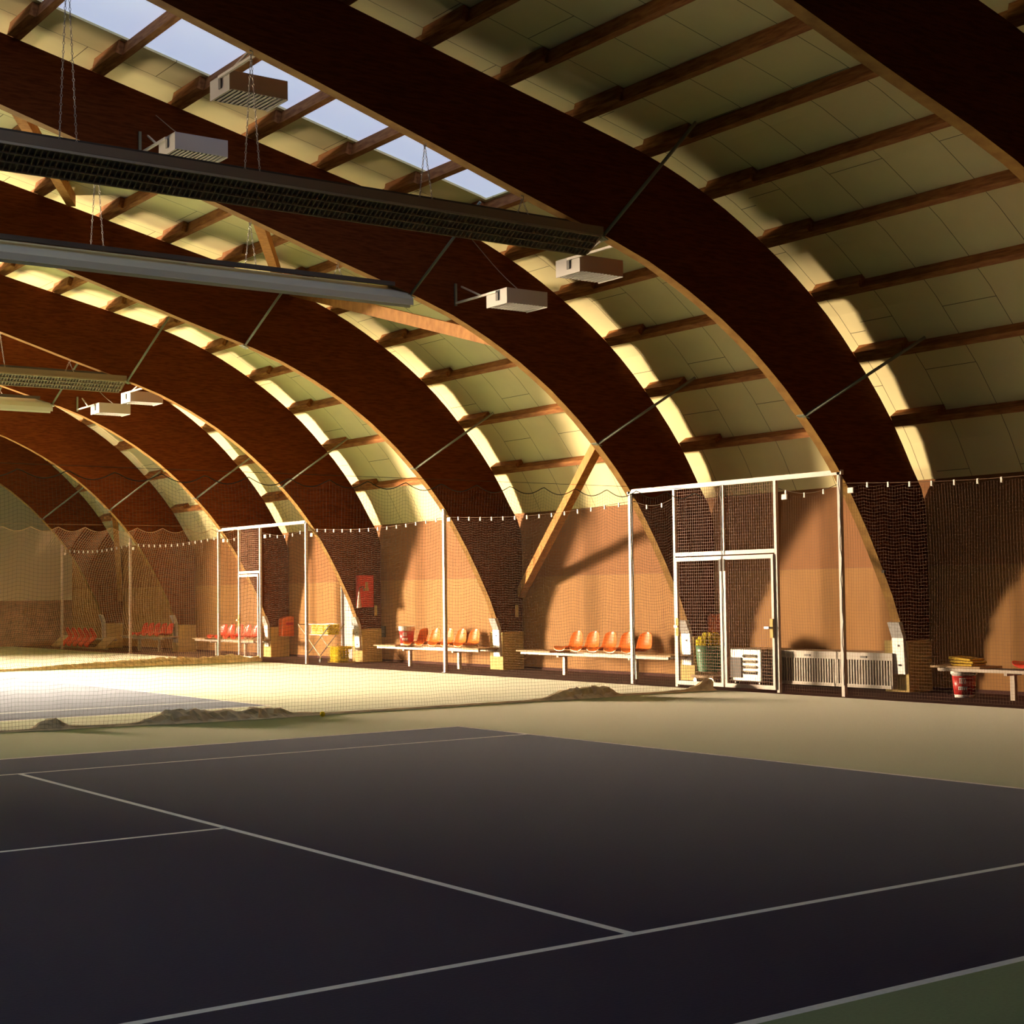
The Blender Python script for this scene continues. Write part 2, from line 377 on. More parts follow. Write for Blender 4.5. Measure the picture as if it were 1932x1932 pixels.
# ------------------------------------------------------------------ arches
ARCH_NAMES = ['behind the camera side, beyond the right top corner', 'cropped by the top right corner, nearest the camera', 'whose foot stands right of the double mesh gate', 'rising behind the double mesh gate',
 'between the two orange seat benches', 'with the red cabinet, beside the white door', 'with the orange bin, behind the single mesh gate', 'beyond the single mesh gate', 'farthest, at the left edge by the tipped seats']
def make_arch(i, yn):
    root = empty('glulam_arch', (7.6, yn+T/2, 0), 'curved brown laminated timber arch ' + ARCH_NAMES[i], 'arch', 'laminated timber arches')
    ext = EXT[:-1]+[(8.232, 3.094)]
    dn = [(8.30, 2.97), (8.43, 2.95), (8.43, 2.0), (8.43, 1.3), (8.43, .745)]
    dn = [(min(x, WX-.012), z) for x, z in dn]
    ext2 = [(min(x, WX-.012), z) for x, z in ext]+dn
    inn = INT[:-2] + [(7.884, .745)]
    poly = inn + list(reversed(ext2))
    # quads between the two curves rather than one concave n-gon
    def resample(c, n):
        L = [0]
        for a, b in zip(c, c[1:]): L.append(L[-1]+math.hypot(b[0]-a[0], b[1]-a[1]))
        out = []
        for k in range(n+1):
            t = L[-1]*k/n; j = 0
            while j < len(L)-2 and L[j+1] < t: j += 1
            u = (t-L[j])/(L[j+1]-L[j]); out.append((c[j][0]+u*(c[j+1][0]-c[j][0]), c[j][1]+u*(c[j+1][1]-c[j][1])))
        return out
    n = 64; a = resample(inn, n); b = resample(ext2, n)
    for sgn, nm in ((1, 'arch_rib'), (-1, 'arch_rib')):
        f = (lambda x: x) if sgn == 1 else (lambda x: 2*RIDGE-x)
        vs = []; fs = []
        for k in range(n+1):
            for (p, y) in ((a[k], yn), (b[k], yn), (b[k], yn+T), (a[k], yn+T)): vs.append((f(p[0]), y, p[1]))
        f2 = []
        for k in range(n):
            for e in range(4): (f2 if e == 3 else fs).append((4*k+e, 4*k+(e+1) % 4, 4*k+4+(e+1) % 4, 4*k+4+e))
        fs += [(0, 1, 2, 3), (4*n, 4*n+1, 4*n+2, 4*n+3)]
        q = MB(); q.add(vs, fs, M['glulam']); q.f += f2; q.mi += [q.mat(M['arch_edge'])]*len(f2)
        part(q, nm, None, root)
    if i >= 1:
        # steel shoe clasping the foot
        mb = MB(); w0, w1 = yn-.012, yn+T+.012
        mb.add([(7.854, w0, 0.263), (7.854, w1+.03, 0.263), (7.833, w0, 0.784), (7.833, w1+.03, 0.784), (7.741, w0, 1.009), (7.741, w1+.03, 1.009),
                (7.905, w0, 0.263), (7.905, w1+.03, 0.263), (7.895, w0, 0.805), (7.895, w1+.03, 0.805), (7.813, w0, 1.02), (7.813, w1+.03, 1.02)],
               [(0, 1, 3, 2), (2, 3, 5, 4), (6, 8, 9, 7), (8, 10, 11, 9), (0, 2, 8, 6), (2, 4, 10, 8), (1, 7, 9, 3), (3, 9, 11, 5), (4, 5, 11, 10), (0, 6, 7, 1)])
        so = part(mb, 'steel_shoe', M['galv'], root); so['label'] = 'pale grey steel plate'
        mb = MB()
        for z in (.38, .66): part(MB().box(7.83, 7.854, yn+.07, yn+.095, z, z+.025), 'bolt', M['darkgrey'], root)
        part(MB().bar((7.435, yn-.008, 1.745), (7.476, yn-.008, 1.745), .04), 'bolt', M['darkgrey'], root) if i == 2 else None
    return root
def plinth(i, yn):
    mb = MB()
    mb.box(7.915, WX-.022, yn-.03, yn+.41, 0, .27)
    mb.box(7.915, WX-.022, yn-.03, yn-.014, .27, .742); mb.box(7.915, WX-.022, yn+T+.05, yn+.41, .27, .742)
    mb.box(7.987, WX-.022, yn-.014, yn+T+.05, .27, .73)
    o = mb.build('concrete_plinth', M['plinth'])
    o.data.transform(Matrix.Translation((-7.8, -yn, 0))); o.location = (7.8, yn, 0)
    tag(o, 'yellow plinth under the arch ' + ARCH_NAMES[i], 'plinth', 'arch plinths')
for i, y in enumerate(ARCH_Y):
    make_arch(i, y)
    if i >= 1: plinth(i, y)

# ------------------------------------------------------------------ purlins
def ext_at(s):   # arc length measured from the wall end upward
    pts = list(reversed(EXT)); 
    for a, b in zip(pts, pts[1:]):
        d = math.hypot(b[0]-a[0], b[1]-a[1])
        if s <= d:
            t = s/d; return (a[0]+t*(b[0]-a[0]), a[1]+t*(b[1]-a[1])), Vector((b[0]-a[0], b[1]-a[1])).normalized()
        s -= d
    return pts[-1], Vector((-1, .23)).normalized()
BAYS = list(zip(ARCH_Y, ARCH_Y[1:]+[Y1]))
BAYN = ['in the top right corner bay', 'dark bay right of the black arch', 'skylit bay with the double gate', 'bay with slanting timber braces', 'bay with the red cabinet', 'bay with the single gate', 'far bay with red seats', 'bay by the two last posts', 'bay against the gable wall']
for bi, (ya, yb) in enumerate(BAYS):
    for k in range(13):
        s = 0.06 + .90 + (k-0)*1.145 if k else .96
        s = .96 + k*1.145 - .10
        (x, z), t = ext_at(s)
        nrm = Vector((t.y, -t.x)); nrm = nrm if nrm.x > 0 or nrm.y > 0 else -nrm
        root = empty('roof_purlin', (x, ya+T, z), f'{ordw(k)} roof purlin up from the wall, {BAYN[bi]}', 'beam', 'timber roof purlins')
        def beam(y_a, y_b, off, w, h, name):
            c = Vector((x, z)) + nrm*(h/2+.003) + t*off
            mb = MB(); vs = []
            for y in (y_a, y_b):
                for su, sv in ((-1, -1), (1, -1), (1, 1), (-1, 1)):
                    p = c + t*su*w/2 + nrm*sv*h/2; vs.append((p.x, y, p.y))
            mb.add(vs, [(0, 1, 2, 3), (7, 6, 5, 4), (0, 4, 5, 1), (1, 5, 6, 2), (2, 6, 7, 3), (3, 7, 4, 0)])
            return part(mb, name, M['purlin'], root)
        beam(ya+.02, yb, 0, .09, .175, 'purlin_beam')
        if bi < 8: beam(yb-.85, yb-.002, .09, .085, .175, 'splice_piece')

# ------------------------------------------------------------------ steel fly braces from the arch soffits up to purlins
for i, y in enumerate(ARCH_Y):
    if i < 2: continue
    for (xa, za, xb, zb, nm) in ((2.396, 5.971, 2.693, 7.121, 'upper'), (5.943, 3.902, 6.781, 4.872, 'lower')):
        a = Vector((xa, y+.05, za-.012)); b = Vector((xb, y-1.42, zb))
        root = empty('steel_fly_brace', a, f'{nm} grey strut at the arch ' + ARCH_NAMES[i], 'strut', 'steel struts bracing the arches')
        part(MB().tube([a, b], .022, 8), 'strut_rod', M['steel_rod'], root, smooth=True)
        part(MB().bar(a+Vector((-.06, 0, .025)), a+Vector((.06, 0, -.02)), .14, .012, m=None), 'end_plate', M['steel_rod'], root)

# ------------------------------------------------------------------ timber wind braces between arches
def wind(a, b, label, w=.14, h=.20):
    o = MB().bar(a, b, w, h).build('timber_wind_brace', M['brace'])
    c = Vector(a); o.data.transform(Matrix.Translation(-c)); o.location = c
    tag(o, label, 'brace', 'slanting timber wind braces')
wind((6.147, 15.95, 3.973), (8.355, 21.244, 1.5), 'slanting timber brace from the gate-side arch down to the wall behind the seat bench')
wind((4.103, 15.929, 5.465), (3.337, 21.244, 7.049), 'long timber brace running up left under the roof above the hanging lamp box')
wind((-0.036, 15.929, 6.916), (3.081, 21.244, 7.121), 'short visible timber brace between purlins above the long grey lamp trough')
wind((-3.46, 15.929, 7.887), (-0.803, 21.244, 8.143), 'timber brace at the left edge above the nearest lamp trough')
wind((6.147, 37.034, 3.973), (8.355, 42.144, 1.5), 'far slanting timber brace behind the fence near the tipped seats')

# ------------------------------------------------------------------ light troughs
def chain(p0, p1, name, parent, r=.006):
    mb = MB(); p0, p1 = Vector(p0), Vector(p1); L = (p1-p0).length; n = max(4, int(L/.045)); d = (p1-p0).normalized()
    for k in range(n):
        c = p0 + d*(L*(k+.5)/n); hl = L/n*.62; wd = .012
        ax = Vector((1, 0, 0)) if k % 2 else Vector((0, 1, 0)); ax = (ax-d*ax.dot(d)).normalized()
        e = [c+d*hl, c+ax*wd, c-d*hl, c-ax*wd, c+d*hl]
        for a, b in zip(e, e[1:]): mb.bar(a, b, r*.8, r*.8)
    return part(mb, name, M['chain'], parent)
def trough(yc, side, label, hooks):
    """side=+1: grid face tilts down towards +Y (seen from the camera); -1: mirrored"""
    x1, x0 = 2.263, -20.0
    root = empty('lamp_trough', (x1, yc, 5.7), label, 'lamp', 'long hanging lamp troughs')
    ya, yb = yc-.12*side, yc+.20*side     # ya side is the high edge
    zt, zl, zr = 6.085, 5.985, 5.80
    # casing: cross section in (y,z)
    sec = [(ya, zl), (ya, zt), (ya+.07*side, zt+.01), (yb, zr+.09), (yb, zr)]
    part(MB().prism(sec, 'x', x0, x1+.10), 'trough_casing', M['trough_side'] if side < 0 else M['trough_dark'], root)
    # grid of louvres on the slanting underside
    A = Vector((0, ya+.01*side, zl-.002)); B = Vector((0, yb-.01*side, zr-.002)); mb = MB()
    nrm = Vector((0, -(B-A).z*1.0, (B-A).y)).normalized(); nrm = -nrm if nrm.z > 0 else nrm
    for k in range(4):
        p = A.lerp(B, k/3)
        mb.bar(Vector((x0, 0, 0))+p+nrm*.02, Vector((x1+.05, 0, 0))+p+nrm*.02, .012, .045, up=nrm)
    x = x1+.04
    while x > -8.5:
        mb.bar(Vector((x, 0, 0))+A+nrm*.017, Vector((x, 0, 0))+B+nrm*.017, .010, .034, up=nrm); x -= .062
    part(mb, 'louvre_grid', M['trough_side'] if side < 0 else M['trough'], root)
    # wiring duct on top
    part(MB().box(x0, x1-.15, yc-.04+.05*side, yc+.02+.05*side, zt+.0, zt+.06), 'cable_duct', M['darkgrey'], root)
    for hx, hz in hooks:
        chain((hx, yc, hz-.02), (hx+.10, yc, zt+.01), 'chain', root); chain((hx, yc, hz-.02), (hx-.08, yc, zt+.01), 'chain', root)
        part(MB().tube([(hx-.02, yc, hz+.015), (hx+.02, yc, hz+.015), (hx+.02, yc, hz-.03), (hx-.02, yc, hz-.03)], .006, 6), 'hook', M['chain'], root)
hk = lambda: [(1.19, 6.324), (-0.21, 6.773), (-2.438, 7.417), (-4.482, 8.01)]
ay = lambda i: ARCH_Y[i]+T/2
trough(ay(2), 1, 'nearest dark lamp trough with gridded underside, crossing under the black arch', hk())
trough(ay(3), -1, 'pale grey lamp trough with dark top, second from the camera', hk())
trough(ay(5), 1, 'yellowish lamp trough with gridded underside, far left under the third brown arch', hk())
trough(ay(6), -1, 'farthest small grey lamp trough at the left edge', hk())

# ------------------------------------------------------------------ box floodlights
def floodbox(x, y0, z, side, arch_y, label, cord):
    """box front-left corner x, near face y0, top z; side +1: bracket goes back to the arch nearer the camera"""
    W, D, H = .74, .52, .23
    root = empty('box_floodlight', (x+W/2, y0+D/2, z-H), label, 'floodlight', 'hanging box floodlights')
    zb = z-H
    mb = MB(); t = .012
    mb.box(x, x+t, y0, y0+D, zb, z).box(x+W-t, x+W, y0, y0+D, zb, z).box(x+t, x+W-t, y0, y0+t, zb+.012, z).box(x+t, x+W-t, y0+D-t, y0+D, zb+.012, z).box(x+t, x+W-t, y0+t, y0+D-t, z-t, z)
    part(mb, 'housing', M['lampbox'], root)
    mb = MB(); n = 13
    for k in range(n):
        xx = x+.03+(W-.06)*k/(n-1); mb.bar((xx, y0+t, zb+.014), (xx, y0+D-t, zb+.014), .020, .012)
    part(mb, 'louvre_grid', M['lampbox'], root)
    part(MB().box(x+t, x+W-t, y0+t, y0+D-t, z-t-.07, z-t), 'dark_gap_infill', M['darkgrey'], root)  # dark block painting shade into the housing, so the slat gaps look dark
    # bracket arm on the left end running to the arch
    ye = arch_y+T if side > 0 else arch_y
    zz = z-.03
    ym = y0+D*.45
    part(MB().bar((x-.02, ym, zz), (x-.02, ye, zz), .03, .03).bar((x-.02, ym+(ye-ym)*.35, zz), (x+.10, ye, zz+.27), .022, .022), 'bracket_arm', M['white_steel'], root)
    part(MB().box(x-.016, x-.001, ym-.03, ym+.03, zz-.13, zz-.01), 'clamp', M['darkgrey'], root)
    if side < 0:
        part(MB().bar((x-.02, ye-.02, zz-.04), (x-.02, ye-.02, zz+.30), .035, .03), 'wall_rail', M['steel_rod'], root)
    if cord:
        pts = []
        for k in range(9):
            t = k/8; pts.append((x+W*.62-.28*(1-t)**2*1.0, y0+D/2+(arch_y-y0-D/2)*(1-t)*.9, z+.01+cord*(1-t)-.10*math.sin(PI*t)))
        part(MB().tube(list(reversed(pts)), .006, 6), 'cord', M['chain'], root, smooth=True)
floodbox(-2.284, 12.097, 7.499, 1, ARCH_Y[2], 'dark box floodlight with slatted base below the skylight, nearest the camera', 0)
floodbox(2.723, 12.066, 5.956, 1, ARCH_Y[2], 'box floodlight with orange-lit slats against the roof lining, right of the nearest trough end', 0)
floodbox(-1.855, 14.601, 7.479, -1, ARCH_Y[3], 'bluish box floodlight peeping over the nearest lamp trough', .5)
floodbox(3.204, 14.396, 5.956, -1, ARCH_Y[3], 'white box floodlight with long cord hanging before the brown arch, right of the pale trough', 1.0)
floodbox(2.826, 27.682, 5.915, 1, ARCH_Y[5], 'small far box floodlight tucked under the arch above the single mesh gate', 0)
floodbox(2.999, 29.931, 5.915, -1, ARCH_Y[6], 'smallest far box floodlight under the yellowish trough end', .7)

# ------------------------------------------------------------------ nets
def strands(mb, P, nu, nv, su, sv, r, rh=None):
    """P(u,v)->Vector; nu vertical strands sampled at sv points, nv horizontal strands sampled at su points"""
    def line(pts, ):
        vs = []; fs = []; N = len(pts)
        for i, p in enumerate(pts):
            d = (pts[min(i+1, N-1)]-pts[max(i-1, 0)]); d = d.normalized() if d.length > 1e-6 else Vector((0, 0, 1))
            up = Vector((0, 0, 1)) if abs(d.z) < .9 else Vector((1, .3, 0))
            x = d.cross(up).normalized(); y = d.cross(x)
            for k in range(3):
                a = 2*PI*k/3; vs.append(p+x*(r*math.cos(a))+y*(r*math.sin(a)))
        for i in range(N-1):
            for k in range(3): fs.append((3*i+k, 3*i+(k+1) % 3, 3*i+3+(k+1) % 3, 3*i+3+k))
        mb.add(vs, fs)
    for i in range(nu+1):
        u = i/nu; line([P(u, j/sv) for j in range(sv+1)])
    rv = r; r = rh or r
    for j in range(nv+1):
        v = j/nv; line([P(i/su, v) for i in range(su+1)])

def divider_net(yb, x1, x0, ztop, label, mat, r, drape=0.0, per=.575, dark='net_dark'):
    root = empty('divider_net', (x1, yb, 0), label, 'net', 'divider nets between the courts')
    W = x1-x0
    def P(u, v):     # v 0 bottom .. 1 top
        x = x1-W*u
        ph = ((x+3.56) / per) % 1.0
        zt = ztop-.10*math.sin(PI*ph)
        z = .03+(zt-.03)*v
        y = yb+.22*math.sin(x*.55)*v*(1-v)*2+.04*math.sin(x*3.1+v*3)*(1-v)+.02*math.sin(x*9)*(1-v)
        dx = .03*math.sin(x*2.3+v*5)*(1-v*v)
        if drape: dx += -drape*math.exp(-((x-(2.6))/1.9)**2)*(1-v)*v*2.2
        return Vector((x+dx, y, z))
    mb = MB(); strands(mb, P, int(W/.046), int(ztop/.046), int(W/.06), 10, r, r*.45 if drape else None)
    part(mb, 'mesh', M[mat], root)
    pts = []; n = int(W/.05)
    for i in range(n+1): pts.append(P(i/n, 1.0))
    part(MB().tube(pts, .006, 5), 'scalloped_cord', M[dark], root)
    part(MB().tube([(x1, yb, ztop+.055), (x0, yb, ztop+.055)], .003, 5), 'top_wire', M[dark], root)
    return root
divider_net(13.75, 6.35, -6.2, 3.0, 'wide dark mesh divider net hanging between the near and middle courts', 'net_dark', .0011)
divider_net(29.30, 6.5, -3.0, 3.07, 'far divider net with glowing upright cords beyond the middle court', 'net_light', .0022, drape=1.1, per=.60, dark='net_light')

def lump_skirt(prof, x0, x1, yf, label, hmul=1.0, mat='canvas'):
    """crumpled canvas lying along a net's foot; prof: list of (x, height) knots"""
    def H(x):
        for a, b in zip(prof, prof[1:]):
            if a[0] <= x <= b[0]: return a[1]+(b[1]-a[1])*(x-a[0])/(b[0]-a[0])
        return prof[-1][1]
    rnd = random.Random(3); n = int((x1-x0)/.055); vs = []; fs = []; m = 8
    for i in range(n+1):
        x = x0+(x1-x0)*i/n; hgt = H(x)*hmul; y = yf(x); j = lambda s: (rnd.random()-.5)*s*min(1, hgt*6)
        wdt = .05+hgt*.7
        sec = [(wdt*.9, 0), (wdt*.75, hgt*.45), (wdt*.3, hgt*.95), (0, hgt), (-wdt*.35, hgt*.9), (-wdt*.45, hgt*.5), (-wdt*.6, .12*hgt+.012), (-wdt*1.0, 0.004)]
        for k, (dy, z) in enumerate(sec):
            jj = .05 if 0 < k < m-1 else 0
            vs.append((x+j(.06), y+dy+j(jj), max(0.002, z+(j(jj) if 0 < k < m-1 else 0))))
    for i in range(n):
        for k in range(m-1): fs.append((i*m+k, i*m+k+1, (i+1)*m+k+1, (i+1)*m+k))
    o = MB().add(vs, fs).build('canvas_net_skirt', M[mat]); tag(o, label, 'net skirt')
    c = Vector((x0, yf(x0), 0)); o.data.transform(Matrix.Translation(-c)); o.location = c
lump_skirt([(-6.2, .02), (-3.95, .03), (-3.78, .14), (-3.66, .17), (-3.5, .05), (-3.1, .035), (-2.75, .04), (-2.55, .10), (-2.38, .19), (-2.1, .20), (-1.75, .15), (-1.6, .17), (-1.45, .12), (-1.3, .17), (-1.2, .17), (-.95, .15), (-.95, .17), (-.75, .07), (-.15, .03), (.7, .03), (2.9, .03), (3.25, .06), (3.5, .16), (3.8, .19), (4.15, .20), (4.35, .17), (4.55, .04), (5.2, .03), (5.9, .05), (6.1, .14), (6.25, .22), (6.35, .18)],
           -6.2, 6.35, lambda x: 13.62+max(0, -x-1.5)*.12, 'crumpled beige canvas skirt lying along the foot of the near divider net', .8)
lump_skirt([(-3, .04), (1, .05), (2, .10), (3.2, .13), (4.2, .17), (5.2, .14), (5.9, .18), (6.3, .10), (6.6, .14)], -3, 6.55, lambda x: 29.15, 'long rolled tan canvas skirt along the foot of the far divider net')

# fence nets hung on the posts along the carpet edge
def fence_net(ya, yb, label, z=3.0, r=.0011):
    root = empty('fence_net', (XF, ya, 0), label, 'net', 'fence nets between the posts')
    W = yb-ya
    def top(u): return 2.97-.10*math.sin(PI*u)
    def P(u, v):
        y = ya+W*u; zt = top(u)-.03*abs(math.sin(PI*y/.36))
        return Vector((XF+.03+.05*math.sin(y*1.3+2*v)*v*(1-v)*2, y+.025*math.sin(y*4+v*6)*v*(1-v)*3, .02+(zt-.02)*v))
    mb = MB(); strands(mb, P, max(2, int(W/.046)), 64, max(4, int(W/.09)), 8, r)
    part(mb, 'mesh', M['net'], root)
    n = max(6, int(W/.1))
    part(MB().tube([(XF+.03, ya+W*i/n, top(i/n)+.02) for i in range(n+1)], .005, 5), 'top_rope', M['net'], root)
    k = 1; mb = MB()
    y = ya+.30
    while y < yb-.12:
        u = (y-ya)/W; part(MB().box(XF+.02, XF+.04, y-.012, y+.012, top(u)-.04, top(u)+.03), 'rope_clip', M['white'], root); y += .37
PY = dict(a=5.6, b=11.19, g1=12.45, g2=14.68, c=15.77, d=21.36, e=26.96, h1=29.21, h2=30.33, f=31.47, g=37.1, h=42.45)
fence_net(PY['a'], PY['b']-.04, 'dark fence net before the black wall, right of the double gate')
fence_net(PY['b']+.04, PY['g1']-.04, 'narrow fence net before the grey radiator')
fence_net(PY['g2']+.04, PY['c']-.04, 'narrow fence net left of the double gate')
fence_net(PY['c']+.03, PY['d']-.03, 'fence net before the brightest seat bench and slanting brace')
fence_net(PY['d']+.03, PY['e']-.03, 'fence net before the bench with the red bucket')
fence_net(PY['e']+.03, PY['h1']-.03, 'fence net before the orange bin and ball cart')
fence_net(PY['h2']+.03, PY['f']-.03, 'narrow fence net left of the single gate')
fence_net(PY['f']+.03, PY['g']-.03, 'far fence net before the five red seats')
fence_net(PY['g']+.03, PY['h']-.03, 'farthest fence net before the tipped red seats')
# small white tags on the net beside each post
for y, z, d in ((12.27, 2.86, 'right of the double gate doors'), (10.99, 2.88, 'at the nearest post, before the black arch'), (21.19, 2.94, 'at the lone post between the benches'), (26.71, 2.85, 'at the right post of the single gate frame'), (28.97, 2.90, 'right of the single gate door'), (31.19, 2.88, 'left of the single gate door'), (36.9, 2.86, 'at the far post by the red seats'), (42.2, 2.86, 'at the farthest post')):
    o = MB().box(-.012, .012, -.055, .055, -.04, .04).build('plastic_tag', M['white'], bevel=.008); o.location = (XF+.0, y, z)
    tag(o, f'small white tag on the net {d}', 'tag', 'white tags on the fence net')

# ------------------------------------------------------------------ posts and gates
def fence_post(y, desc):
    root = empty('fence_post', (XF, y, 0), f'slim pale steel fence post {desc}', 'post', 'fence posts')
    part(MB().box(XF-.03, XF+.03, y-.03, y+.03, 0.006, ZT), 'post_tube', M['gate_steel'], root)
    part(MB().box(XF-.06, XF+.06, y-.05, y+.05, 0, .006), 'base_plate', M['gate_steel'], root)
fence_post(PY['d'], 'between the two orange seat benches')
fence_post(PY['g'], 'far left of the single gate, by the red seats')
fence_post(PY['h'], 'farthest, nearest the left edge of the picture')
fence_post(PY['a'], 'just outside the right edge, by the dark bench')
def wire_panel(mb, ya, yb, za, zb, sp=.05, w=.0034, x=XF):
    n = int((yb-ya)/sp)
    for i in range(1, n+1):
        y = ya+(yb-ya)*i/(n+1); mb.bar((x, y, za), (x, y, zb), w, w)
    n = int((zb-za)/sp)
    for i in range(1, n+1):
        z = za+(zb-za)*i/(n+1); mb.bar((x-.002, ya, z), (x-.002, yb, z), w, w)
def gate(y0, ya, yb, y1, label, double):
    root = empty('mesh_gate', (XF, (y0+y1)/2, 0), label, 'gate')
    s = .028
    mb = MB()
    for y in (y0, y1): mb.box(XF-s, XF+s, y-s, y+s, 0, ZT)
    for y in (ya, yb): mb.box(XF-s*.9, XF+s*.9, y-s*.9, y+s*.9, 0, ZT-.05)
    mb.box(XF-s, XF+s, y0-.05, y1+.05, ZT-.05, ZT+.02)
    mb.box(XF-s*.9, XF+s*.9, ya+s, yb-s, 2.05, 2.11)
    ym = (ya+yb)/2
    if double: mb.box(XF-.012, XF+.012, ym-.012, ym+.012, 2.11, ZT-.05)
    part(mb, 'gate_frame', M['gate_steel'], root)
    mb = MB()
    for a, b in (((ya, ym), (ym, yb)) if double else ((ya, yb),)): wire_panel(mb, a+.03, b-.03, 2.11, ZT-.05)
    part(mb, 'transom_mesh', M['gate_wire'], root)
    leafs = ((ya+.035, ym-.02), (ym+.02, yb-.035)) if double else ((ya+.035, yb-.035),)
    for li, (a, b) in enumerate(leafs):
        l = MB(); q = .045
        l.box(XF-.05, XF-.008, a, a+q, .04, 2.03).box(XF-.05, XF-.008, b-q, b, .04, 2.03).box(XF-.05, XF-.008, a+q, b-q, .04, .10).box(XF-.05, XF-.008, a+q, b-q, 1.97, 2.03)
        lo = part(l, 'gate_leaf', M['gate_steel'], root)
        wm = MB(); wire_panel(wm, a+q, b-q, .10, 1.97, x=XF-.03)
        w_ = part(wm, 'wire_mesh', M['gate_wire'], lo)
        out = (a+.045) if (li == 0) else (b-.045)
        if not double: out = b-.045
        hd = part(MB().box(XF-.065, XF-.05, out-.03, out+.03, .80, 1.08), 'lock_case', M['plinth'], lo)
        part(MB().bar((XF-.06, out, .95), (XF-.12, out, .95), .03).bar((XF-.12, out-.01, .95), (XF-.12, out+.08*(1 if li == 0 and double else -1), .95), .03), 'lever', M['chrome'], lo)
        inn = b-.02 if li == 0 else a+.02
        if double: part(MB().box(XF-.062, XF-.05, inn-.02, inn+.02, 1.80, 1.98), 'hinge', M['darkgrey'], lo)
    return root
gate(PY['b'], PY['g1'], PY['g2'], PY['c'], 'large steel frame with double wire mesh doors in the fence', True)
gate(PY['e'], PY['h1'], PY['h2'], PY['f'], 'far steel frame with a single wire mesh door in the fence', False)
# hanging ropes at the near gate
for y, lab in ((13.56, 'thin black cord hanging down the middle of the double gate'), (11.155, 'black cord hanging beside the nearest fence post'), (15.68, 'black cord hanging beside the left post of the double gate frame')):
    pts = [(XF-.045-.008*math.sin(k*1.3), y+.010*math.sin(k*2.1), 3.12-k*.148) for k in range(21)]
    o = MB().tube(pts, .007, 5).build('hanging_cord', M['black']); c = Vector(pts[0]); o.data.transform(Matrix.Translation(-c)); o.location = c
    tag(o, lab, 'cord')

# ------------------------------------------------------------------ benches
def seat_mesh():
    prof = [(-.235, -.02, .17), (-.225, .015, .19), (-.16, .02, .20), (-.05, .008, .205), (.05, .0, .205), (.12, .012, .205), (.17, .05, .205), (.195, .11, .205), (.21, .18, .20), (.225, .25, .185), (.235, .30, .155), (.24, .33, .10), (.24, .34, .04)]
    vs = []; fs = []; m = 11
    for k, (x, z, w) in enumerate(prof):
        for j in range(m):
            u = -1+2*j/(m-1)
            curl = (abs(u)**3)*(.05 if k < 6 else .0); fwd = (abs(u)**2.4)*(.045 if 5 <= k <= 10 else .02 if k > 10 else 0)
            vs.append((x-fwd, w*u, z+curl))
    for k in range(len(prof)-1):
        for j in range(m-1): fs.append((k*m+j, (k+1)*m+j, (k+1)*m+j+1, k*m+j+1))
    return MB().add(vs, fs)
def make_bench(y0, y1, seats, lboard, rboard, label, mat='seat', bucket=None):
    """y1 is the far (image left) end; seats: list of Y"""
    X0, X1, Z = 7.32, 7.80, .44
    root = empty('seat_bench', ((X0+X1)/2, (y0+y1)/2, 0), label, 'bench', 'seat benches along the wall')
    part(MB().box(X0+.03, X0+.08, y0+.1, y1-.1, Z-.075, Z-.032).box(X1-.08, X1-.03, y0+.1, y1-.1, Z-.075, Z-.032), 'bench_rail', M['rail'], root)
    for a, b in (lboard, rboard):
        if b > a: part(MB().box(X0, X1, a, b, Z-.03, Z), 'bench_board', M['board'], root, bevel=.006)
    n = 2
    for k in range(n):
        y = y0+(y1-y0)*(.27+.46*k)
        part(MB().box(X0+.22, X0+.28, y-.035, y+.035, 0, Z-.075).box(X0+.08, X1-.08, y-.025, y+.025, Z-.11, Z-.075), 'bench_leg', M['rail'], root)
    for y in seats:
        o = seat_mesh().build('seat', M[mat], root, smooth=True); o.location = (.0+(X0+.255)-root.location.x, y-root.location.y, Z+.022)
        so = o.modifiers.new('solid', 'SOLIDIFY'); so.thickness = .012; so.offset = -1
        sb = o.modifiers.new('sub', 'SUBSURF'); sb.levels = 1; sb.render_levels = 2
    return root
make_bench(15.62, 20.0, [18.68, 18.20, 17.72, 17.24, 16.76], (18.95, 20.0), (15.62, 16.5), 'bench with five bright orange bucket seats beside the double gate')
make_bench(21.2, 25.25, [23.9, 23.44, 22.94, 22.47, 22.0], (24.35, 25.25), (21.25, 21.8), 'bench with five orange bucket seats and a red bucket on its left board')
make_bench(30.95, 34.6, [33.55, 33.10, 32.62, 32.16, 31.70], (33.8, 34.6), (31.0, 31.45), 'far bench with five red-orange seats behind the single mesh gate', 'seat_red')
make_bench(36.5, 39.6, [38.75, 38.33, 37.88, 37.42, 36.98], (39.0, 39.6), (36.5, 36.75), 'farther bench with five red seats left of the single gate', 'seat_red')
make_bench(5.9, 10.25, [8.75, 8.27, 7.8, 7.3], (9.42, 10.25), (5.9, 6.9), 'dark bench at the right edge with a yellow bundle on it', 'seat_red')
tb = make_bench(40.2, 44.9, [43.75, 43.25, 42.75, 42.25, 41.75], (44.1, 44.9), (40.35, 41.2), 'bench tipped forward on its front edge with five red seats, far left', 'seat_red')
for ch in list(tb.children):
    if ch.name.startswith('bench_leg'): bpy.data.objects.remove(ch)
tb.rotation_euler = (0, math.radians(-42), 0); tb.location = (7.62, 42.55, -.128)

